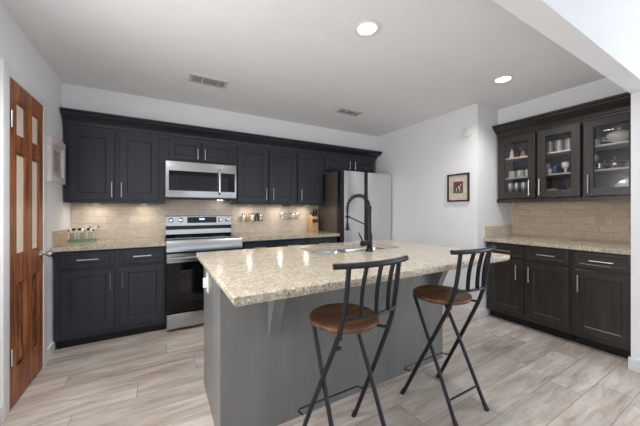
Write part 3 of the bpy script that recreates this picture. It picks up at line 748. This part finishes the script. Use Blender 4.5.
# under-cabinet puck lights
def puck(x, y, z, label, parent_thing=None):
    t = thing('puck_light', label, 'light', (x, y, z), 0, 'puck lights beneath the back wall cabinets')
    MB().lathe([(0, 0), (.034, 0), (.034, -.012), (.028, -.014), (.026, -.010), (0, -.010)], (0, 0, -.0005), 22).build('housing', 'white', t)
    MB().lathe([(0, -.011), (.025, -.011), (.025, -.0125), (0, -.0125)], (0, 0, -.0005), 22).build('lens', 'lens', t)
    l = bpy.data.lights.new('puck_glow', 'AREA'); l.shape = 'DISK'; l.size = .05; l.energy = .5; l.color = (1, .86, .72)
    o = bpy.data.objects.new('puck_glow', l); COL.objects.link(o); o.parent = t; o.location = (0, 0, -.016)
puck(-.58, 3.64, ZB, 'lit puck light under the left cabinet, nearest the left wall')
puck(-.16, 3.64, ZB, 'lit puck light under the left cabinet, nearest the microwave')
puck(1.02, 3.64, ZB, 'lit puck light above the wire spice rack')
puck(1.45, 3.64, ZB, 'lit puck light above and left of the hanging wire basket')
puck(1.86, 3.64, ZB, 'lit puck light under the single-door cabinet')

# ---------------------------------------------------------------- wall things
p = thing('framed_picture', 'pale framed print hanging beside the left wall cabinet', 'picture', (XL, 3.275, 1.47))
f = MB()
for a in ((-.20, .20, 0, .055), (-.20, .20, .325, .38), (-.20, -.145, .055, .325), (.145, .20, .055, .325)): f.box(.001, .032, a[0], a[1], a[2], a[3], .003)
f.build('frame', 'pale', p); MB().box(.002, .014, -.144, .144, .056, .324).build('mat', 'cream', p); MB().box(.014, .0155, -.07, .07, .10, .28).build('print', 'greyprint', p)
p = thing('framed_picture', 'small black-framed picture of a cow on the white wall beside the refrigerator', 'picture', (XR, 2.066, 1.335))
f = MB(); wv, hv, k = .14, .335, .018
for a in ((-wv, wv, 0, k), (-wv, wv, hv-k, hv), (-wv, -wv+k, k, hv-k), (wv-k, wv, k, hv-k)): f.box(-.022, -.001, a[0], a[1], a[2], a[3], .002)
f.build('frame', 'frameblack', p); MB().box(-.010, -.002, -wv+k, wv-k, k, hv-k).build('mat', 'cream', p)
im = MB().box(-.0115, -.010, -.062, .062, .10, .24).build('image', 'plaid', p)
MB().box(-.0122, -.0115, -.062, .062, .10, .125).build('grass', 'grass', im)
c = MB()
def blob(b, cy, cz, ry, rz, x=-.0128, n=16): b.faces.new([b.verts.new((x, cy+ry*math.cos(2*PI*i/n), cz+rz*math.sin(2*PI*i/n))) for i in range(n)])
blob(c.b, 0, .175, .034, .022); blob(c.b, -.032, .20, .013, .016, -.0130)
c.build('animal_body', 'brown', im); c = MB(); blob(c.b, -.012, .172, .010, .016, -.0133); blob(c.b, -.033, .198, .005, .012, -.0134)
for yy in (-.022, .02): c.box(-.0134, -.0128, yy-.004, yy+.004, .125, .165)
c.build('animal_markings', 'ceramic', im)
sd = thing('smoke_detector', 'round white smoke detector high on the wall', 'smoke detector', (XR, 1.948, 2.147))
RYm = Matrix.Rotation(-PI/2, 3, 'Y')
MB().lathe([(0, 0), (.062, 0), (.062, .018), (.056, .030), (.030, .036), (0, .036)], (0, 0, 0), 28, RYm).build('housing', 'white', sd)
MB().lathe([(0, 0), (.010, 0), (.010, .003), (0, .003)], (-.036, 0, .01), 12, RYm).build('test_button', 'ventwhite', sd)
oc = MB().box(XR2-.015, XR2-.009, .985, 1.055, 1.075, 1.19, .002).build('outlet_cover', 'cover'); tag(oc, 'tan outlet cover on the tile under the glass cabinets', 'outlet')
oc = MB().box(XR2-.016, XR2-.009, .73, .79, 1.15, 1.19, .002).build('tile_switch_plate', 'cover'); tag(oc, 'small tan switch plate on tile nearest the white wall end', 'switch')

# ---------------------------------------------------------------- counter things
cw = MB().box(-.115, .115, -.045, .045, 0, .022, .004)
cb = thing('figurine_stand', 'green glazed stand under the cow figurines on the left counter', 'stand', (-.70, 3.685, .9142))
cw.build('base', 'green', cb)
def cow(x, label, rz):
    t = thing('cow_figurine', label, 'figurine', (x, 3.685, .9366), rz, 'cow figurines on the green stand'); t.scale = (1.15, 1.15, 1.35)
    m = MB(); m.ball((0, 0, .062), .034, .017, .019); m.tube([(.026, 0, .068), (.044, 0, .082)], [.012, .009], 8); m.ball((.050, 0, .083), .014, .009, .009)
    for sx in (-.022, .022):
        for sy in (-.009, .009): m.tube([(sx, sy, 0), (sx, sy, .055)], [.0045, .006], 6)
    m.tube([(-.033, 0, .07), (-.038, 0, .035)], .002, 5)
    m.build('body', 'ceramic', t)
    m = MB(); m.ball((-.012, 0, .070), .016, .0185, .013); m.ball((.020, 0, .064), .010, .0175, .012); m.ball((.056, 0, .087), .010, .0095, .008); m.build('black_patches', 'cowblack', t)
cow(-.775, 'leftmost of three black and white cow figurines on green stand', PI)
cow(-.70, 'middle one of three black and white cow figurines on green stand', .4)
cow(-.63, 'rightmost of three black and white cow figurines on green stand', .2)
# jar rack hanging at the backsplash
jr = thing('wire_spice_rack', 'wire spice rack holding jars on the backsplash right of the range', 'rack', (1.085, 3.728, 1.075))
m = MB()
for z in (.012, .065): m.tube([(-.15, -.030, z), (.15, -.030, z), (.165, 0, z), (.15, .030, z), (-.15, .030, z), (-.165, 0, z)], .003, 6, closed=True)
for x in (-.15, -.05, .05, .15): m.tube([(x, .031, .065), (x, .031, .012), (x, -.031, .012), (x, -.031, .065)], .002, 5)
for x in (-.1, .1): m.tube([(x, .030, .06), (x, .058, .09)], .0025, 5)
m.build('wire_frame', 'chrome', jr)
cols = ['ceramic', 'tan', 'ceramic', 'cowblack', 'silver']
names_ = ['white lidded jar at the left end of the wire spice rack', 'tan jar second from left in the wire spice rack', 'white jar in the middle of the wire spice rack', 'dark jar second from right in the wire spice rack', 'silvery jar at the right end of the wire spice rack']
for i in range(5):
    j = thing('spice_jar', names_[i], 'jar', (1.085-.12+.06*i, 3.728, 1.0895), 0, 'spice jars in the wire rack')
    MB().lathe([(0, 0), (.022, 0), (.023, .005), (.023, .07), (.018, .08), (0, .08)], (0, 0, 0), 16).build('jar_body', cols[i], j)
    MB().lathe([(0, .0802), (.020, .0802), (.020, .10), (0, .10)], (0, 0, 0), 16).build('lid', 'cowblack' if i in (2, 3) else 'silver', j)
# hanging wire basket
hb = thing('hanging_wire_basket', 'oval wire basket hung beneath the cabinet left of the knife block', 'basket', (1.63, 3.715, 1.10))
m = MB(); ov = lambda rx, ry, z: [(rx*math.cos(2*PI*k/24), ry*math.sin(2*PI*k/24), z) for k in range(24)]
m.tube(ov(.16, .055, .085), .0035, 6, True); m.tube(ov(.145, .048, .03), .0025, 6, True); m.tube(ov(.13, .042, .002), .0035, 6, True)
for k in range(24):
    a = 2*PI*k/24; m.tube([(.16*math.cos(a), .055*math.sin(a), .085), (.13*math.cos(a), .042*math.sin(a), .002)], .0016, 4)
for x in (-.13, -.04, .04, .13): m.tube([(x, -.040+.0, .004), (x, .040, .004)], .0016, 4)
m.build('wire_body', 'chrome', hb)
m = MB()
for x in (-.13, .12): m.tube([(x, 0.03, .085), (x, .03, .204)], .0018, 5)
m.build('hanger_wires', 'chrome', hb)
MB().box(-.14, .02, .0, .06, .192, .204, .002).build('hanger_bracket', 'blackplastic', hb)
# things in basket
tag(MB().lathe([(0, 0), (.030, 0), (.045, .03), (.048, .05), (.044, .05), (.028, .006), (0, .006)], (1.70, 3.715, 1.1075), 20).build('small_bowl', 'ceramic'), 'small white bowl lying in the hanging wire basket', 'bowl')
# knife block
kb = thing('knife_block', 'pale wooden knife block with black handled knives beside the refrigerator', 'knife block', (1.998, 3.68, .9142), 0)
m = MB(); m.prism([(-.07, 0), (.075, 0), (.075, .245), (-.02, .235), (-.06, .19)], 0, -.055, .055); bmesh.ops.bevel(m.b, geom=list(m.b.edges), offset=.003, segments=1, affect='EDGES'); m.build('block', 'knifewood', kb)
MB().box(-.048, .048, -.0735, -.068, .13, .185).build('dark_panel', 'darkwood', kb) if False else MB().prism([(-.0705, .13), (-.0665, .13), (-.0585, .182), (-.0635, .182)], 0, -.045, .045).build('front_label', 'darkwood', kb)
for i in range(4):
    for j2 in range(2):
        x = -.036+i*.024; y = -.020+j2*.045; z = .232+j2*.008
        kn = MB().tube([(x, y, z), (x, y-.030, z+.095-.012*(i % 2))], .008, 8, flat=(.006, .010)).build('knife', 'blackplastic' if i % 2 else 'nickel', kb)
        MB().ball((x, y-.030, z+.097-.012*(i % 2)), .0065, .0105, .005, 8).build('pommel', 'silver', kn)

# ---------------------------------------------------------------- things behind the glass doors
def obj_at(mb, name, mat, loc, label, cat, group):
    o = mb.build(name, mat); o.location = loc
    return tag(o, label, cat, group)
def clones(o, locs, rz=None):
    for i, l in enumerate(locs):
        c = o.copy(); COL.objects.link(c); c.location = l
        if rz: c.rotation_euler.z = rz[i]
Z0, Z1, Z2 = 1.3465, 1.6155, 1.8455
# left glass door, Y 1.45..1.77
wine = MB().lathe([(0, 0), (.030, 0), (.030, .003), (.005, .008), (.004, .09), (.022, .11), (.036, .15), (.033, .205), (.031, .205), (.033, .15), (.018, .113), (0, .105)], (0, 0, 0), 16)
pos = [(x, y, Z0) for x in (3.62, 3.70, 3.78) for y in (1.735, 1.665, 1.595, 1.525, 1.455)]
o = obj_at(wine, 'wine_glass', 'glassware', pos[0], 'clear stemmed wine glass on the bottom shelf behind the left glass door', 'glass', 'wine glasses behind the left glass door'); clones(o, pos[1:])
mug = MB().lathe([(0, 0), (.032, 0), (.036, .01), (.036, .075), (.033, .075), (.032, .008), (0, .008)], (0, 0, 0), 18); mug.tube([(-.034, 0, .06), (-.055, 0, .055), (-.058, 0, .035), (-.034, 0, .018)], .004, 6)
pos = [(3.63, 1.72-.085*k, Z1) for k in range(4)]
o = obj_at(mug, 'mug', 'ceramic', pos[0], 'white mug on the middle shelf behind the left glass door', 'mug', 'white mugs behind the left glass door'); clones(o, pos[1:], [.5, -.8, 2])
pos = [(3.74, 1.70-.10*k, Z1) for k in range(3)]
md = MB().lathe([(0, 0), (.032, 0), (.038, .01), (.034, .065), (.030, .065), (.032, .008), (0, .008)], (0, 0, 0), 18)
o = obj_at(md, 'cup', 'brown', pos[0], 'brown cup at the back of the shelf behind the white mugs', 'cup', 'brown cups behind the white mugs'); clones(o, pos[1:])
def figurine(loc, mat, hat, label, h=.12):
    t = thing('figurine', label, 'figurine', loc)
    MB().lathe([(0, 0), (.030, 0), (.030, .008), (.022, .03), (.018, h*.6), (.008, h*.72), (0, h*.73)], (0, 0, 0), 14).build('robe', mat, t)
    MB().ball((0, 0, h*.82), .014, .013, .016, 10).build('head', hat, t)
figurine((3.62, 1.72, Z2), 'ceramic', 'tan', 'white robed figurine at the left end of the top shelf behind glass', .13)
figurine((3.62, 1.60, Z2), 'tan', 'brown', 'tan robed figurine in the middle of the top shelf behind the left glass door', .10)
figurine((3.63, 1.535, Z2), 'brown', 'tan', 'tall brown robed figurine on the top shelf behind the left glass door', .15)
figurine((3.60, 1.475, Z2), 'ceramic', 'brown', 'small white figurine with brown head behind the left glass door', .09)
# middle glass door, Y 1.09..1.41
tum = MB().lathe([(0, 0), (.028, 0), (.034, .12), (.032, .12), (.026, .006), (0, .006)], (0, 0, 0), 18)
pos = [(x, y, Z2) for x in (3.64, 3.75) for y in (1.355, 1.275, 1.195, 1.115)]
o = obj_at(tum, 'tumbler', 'glassware', pos[0], 'clear glass tumbler on the top shelf behind the middle glass door', 'glass', 'tumblers on the top shelf behind the middle glass door'); clones(o, pos[1:])
cup = MB().lathe([(0, 0), (.022, 0), (.030, .02), (.034, .085), (.031, .085), (.027, .02), (0, .006)], (0, 0, 0), 18)
o = obj_at(cup, 'blue_cup', 'blueceramic', (3.62, 1.30, Z1), 'blue cup on the middle shelf behind the middle glass door', 'cup', 'blue cups behind the middle glass door'); clones(o, [(3.72, 1.22, Z1), (3.70, 1.37, Z1)])
cupw = MB().lathe([(0, 0), (.024, 0), (.024, .004), (.010, .012), (.012, .04), (.032, .065), (.032, .11), (.029, .11), (.028, .068), (0, .045)], (0, 0, 0), 18)
o = obj_at(cupw, 'goblet', 'ceramic', (3.62, 1.375, Z1), 'white goblet on the middle shelf behind the middle glass door', 'goblet', 'white goblets behind the middle glass door'); clones(o, [(3.62, 1.215, Z1), (3.63, 1.135, Z1)])
def stack(y, x, n, mat, label, r=.06):
    g = 'stacked bowls on the bottom shelf behind the middle glass door'
    for k in range(n):
        obj_at(MB().lathe([(0, 0), (r*.5, 0), (r*.95, .030), (r, .045), (r-.004, .045), (r*.9, .032), (r*.45, .006), (0, .006)], (0, 0, 0), 22), 'bowl', mat, (x, y, Z0+k*.0225), label[k], 'bowl', g)
stack(1.345, 3.66, 4, 'ceramic', ['white bowl at the bottom of the left stack behind middle glass door', 'second bowl from the bottom of the left white stack', 'third bowl from the bottom of the left white stack', 'topmost bowl of the left white stack behind middle glass door'])
stack(1.145, 3.66, 4, 'tan', ['tan bowl at the bottom of the right stack behind middle glass door', 'second bowl from the bottom of the right tan stack', 'third bowl from the bottom of the right tan stack', 'topmost bowl of the right tan stack behind middle glass door'])
obj_at(MB().lathe([(0, 0), (.030, 0), (.034, .02), (.030, .10), (.014, .13), (.014, .15), (0, .15)], (0, 0, 0), 18), 'bottle', 'blueceramic', (3.64, 1.245, Z0), 'dark blue bottle between the two stacks of bowls', 'bottle', None)
# right glass door, Y .71..1.0
tt = thing('soup_tureen', 'white ceramic soup tureen on the top shelf behind the right glass door', 'tureen', (3.67, .84, Z2))
MB().lathe([(0, 0), (.045, 0), (.040, .015), (.075, .035), (.092, .07), (.088, .085), (0, .085)], (0, 0, 0), 26).build('bowl', 'ceramic', tt)
MB().lathe([(.090, .0855), (.080, .10), (.040, .120), (.012, .127), (.010, .135), (.014, .145), (0, .150)], (0, 0, 0), 26).build('lid', 'ceramic', tt)
for s_ in (-1, 1): MB().tube([(0, s_*.085, .075), (0, s_*.112, .070), (0, s_*.112, .05), (0, s_*.080, .045)], .006, 8).build('side_handle', 'ceramic', tt)
obj_at(MB().lathe([(0, 0), (.03, 0), (.03, .004), (.035, .02), (.035, .07), (.032, .07), (.032, .02), (0, .01)], (0, 0, 0), 18), 'goblet', 'glassware', (3.66, .995, Z2), 'clear glass cup left of the white tureen', 'glass', None)
tp = thing('teapot', 'silver teapot on the middle shelf behind the right glass door', 'teapot', (3.66, .865, Z1))
MB().lathe([(0, 0), (.028, 0), (.030, .006), (.045, .030), (.048, .050), (.036, .075), (.022, .084), (0, .084)], (0, 0, 0), 22).build('body', 'silver', tp)
MB().lathe([(.022, .0845), (.018, .092), (.006, .098), (.007, .108), (0, .112)], (0, 0, 0), 18).build('lid', 'silver', tp)
MB().tube([(0, .040, .04), (0, .065, .055), (0, .075, .085)], [.010, .007, .005], 8).build('spout', 'silver', tp)
MB().tube([(0, -.036, .072), (0, -.068, .070), (0, -.070, .035), (0, -.042, .028)], .004, 8).build('handle', 'silver', tp)
def creamer(loc, label, s=1.):
    t = thing('creamer', label, 'jug', loc)
    MB().lathe([(0, 0), (.020*s, 0), (.028*s, .02*s), (.024*s, .05*s), (.028*s, .065*s), (.026*s, .065*s), (.02*s, .05*s), (0, .01)], (0, 0, 0), 18).build('body', 'silver', t)
    MB().tube([(0, -.024*s, .055*s), (0, -.045*s, .045*s), (0, -.024*s, .02*s)], .003, 6).build('handle', 'silver', t)
creamer((3.64, .965, Z1), 'small silver creamer jug left of the silver teapot', .95)
creamer((3.64, .765, Z1), 'silver sugar jug right of the silver teapot', 1.05)
obj_at(MB().lathe([(0, 0), (.03, 0), (.06, .006), (.09, .012), (.09, .015), (.06, .009), (0, .004)], (0, 0, 0), 24), 'glass_dish', 'glassware', (3.68, .86, Z0), 'clear glass dish on the bottom shelf behind the right glass door', 'dish', None)

# a few more small pieces behind the glass
fig2 = [((3.70, 1.66, Z2), 'brown', 'tan', 'brown figurine standing behind the white robed figurine', .14), ((3.70, 1.57, Z2), 'ceramic', 'tan', 'white figurine standing behind the tan robed figurine', .16),
        ((3.61, 1.665, Z2), 'brown', 'brown', 'very small dark figurine beside the white robed figurine', .06)]
for l_, a_, b_, c_, h_ in fig2: figurine(l_, a_, b_, c_, h_)
stem = MB().lathe([(0, 0), (.026, 0), (.026, .003), (.005, .008), (.004, .06), (.018, .075), (.028, .10), (.026, .14), (.024, .14), (.026, .10), (.015, .078), (0, .074)], (0, 0, 0), 16)
o = obj_at(stem, 'cordial_glass', 'glassware', (3.60, .985, Z1), 'small stemmed cordial glass left of the silver creamer', 'glass', 'cordial glasses on the middle shelf behind the right glass door'); clones(o, [(3.68, 1.01, Z1)])
o = obj_at(MB().lathe([(0, 0), (.022, 0), (.024, .004), (.024, .055), (.020, .055), (.020, .006), (0, .006)], (0, 0, 0), 16), 'small_cup', 'ceramic', (3.60, 1.345, Z1), 'little white cup at the front between the white goblets', 'cup', None)
cb_ = MB().box(-.035, .035, -.045, .045, 0, .10, .003).build('white_box', 'pale'); cb_.location = (3.74, 1.245, Z0); tag(cb_, 'pale keepsake box behind the dark blue bottle', 'box')
pl = MB().lathe([(0, 0), (.05, .0), (.085, .010), (.087, .014), (.05, .005), (0, .005)], (0, 0, 0), 28, Matrix.Rotation(-PI/2*.88, 3, 'Y')).build('display_plate', 'glassware'); pl.location = (3.835, .83, Z0+.088); tag(pl, 'round glass plate standing upright on the bottom shelf behind the right glass door', 'plate')
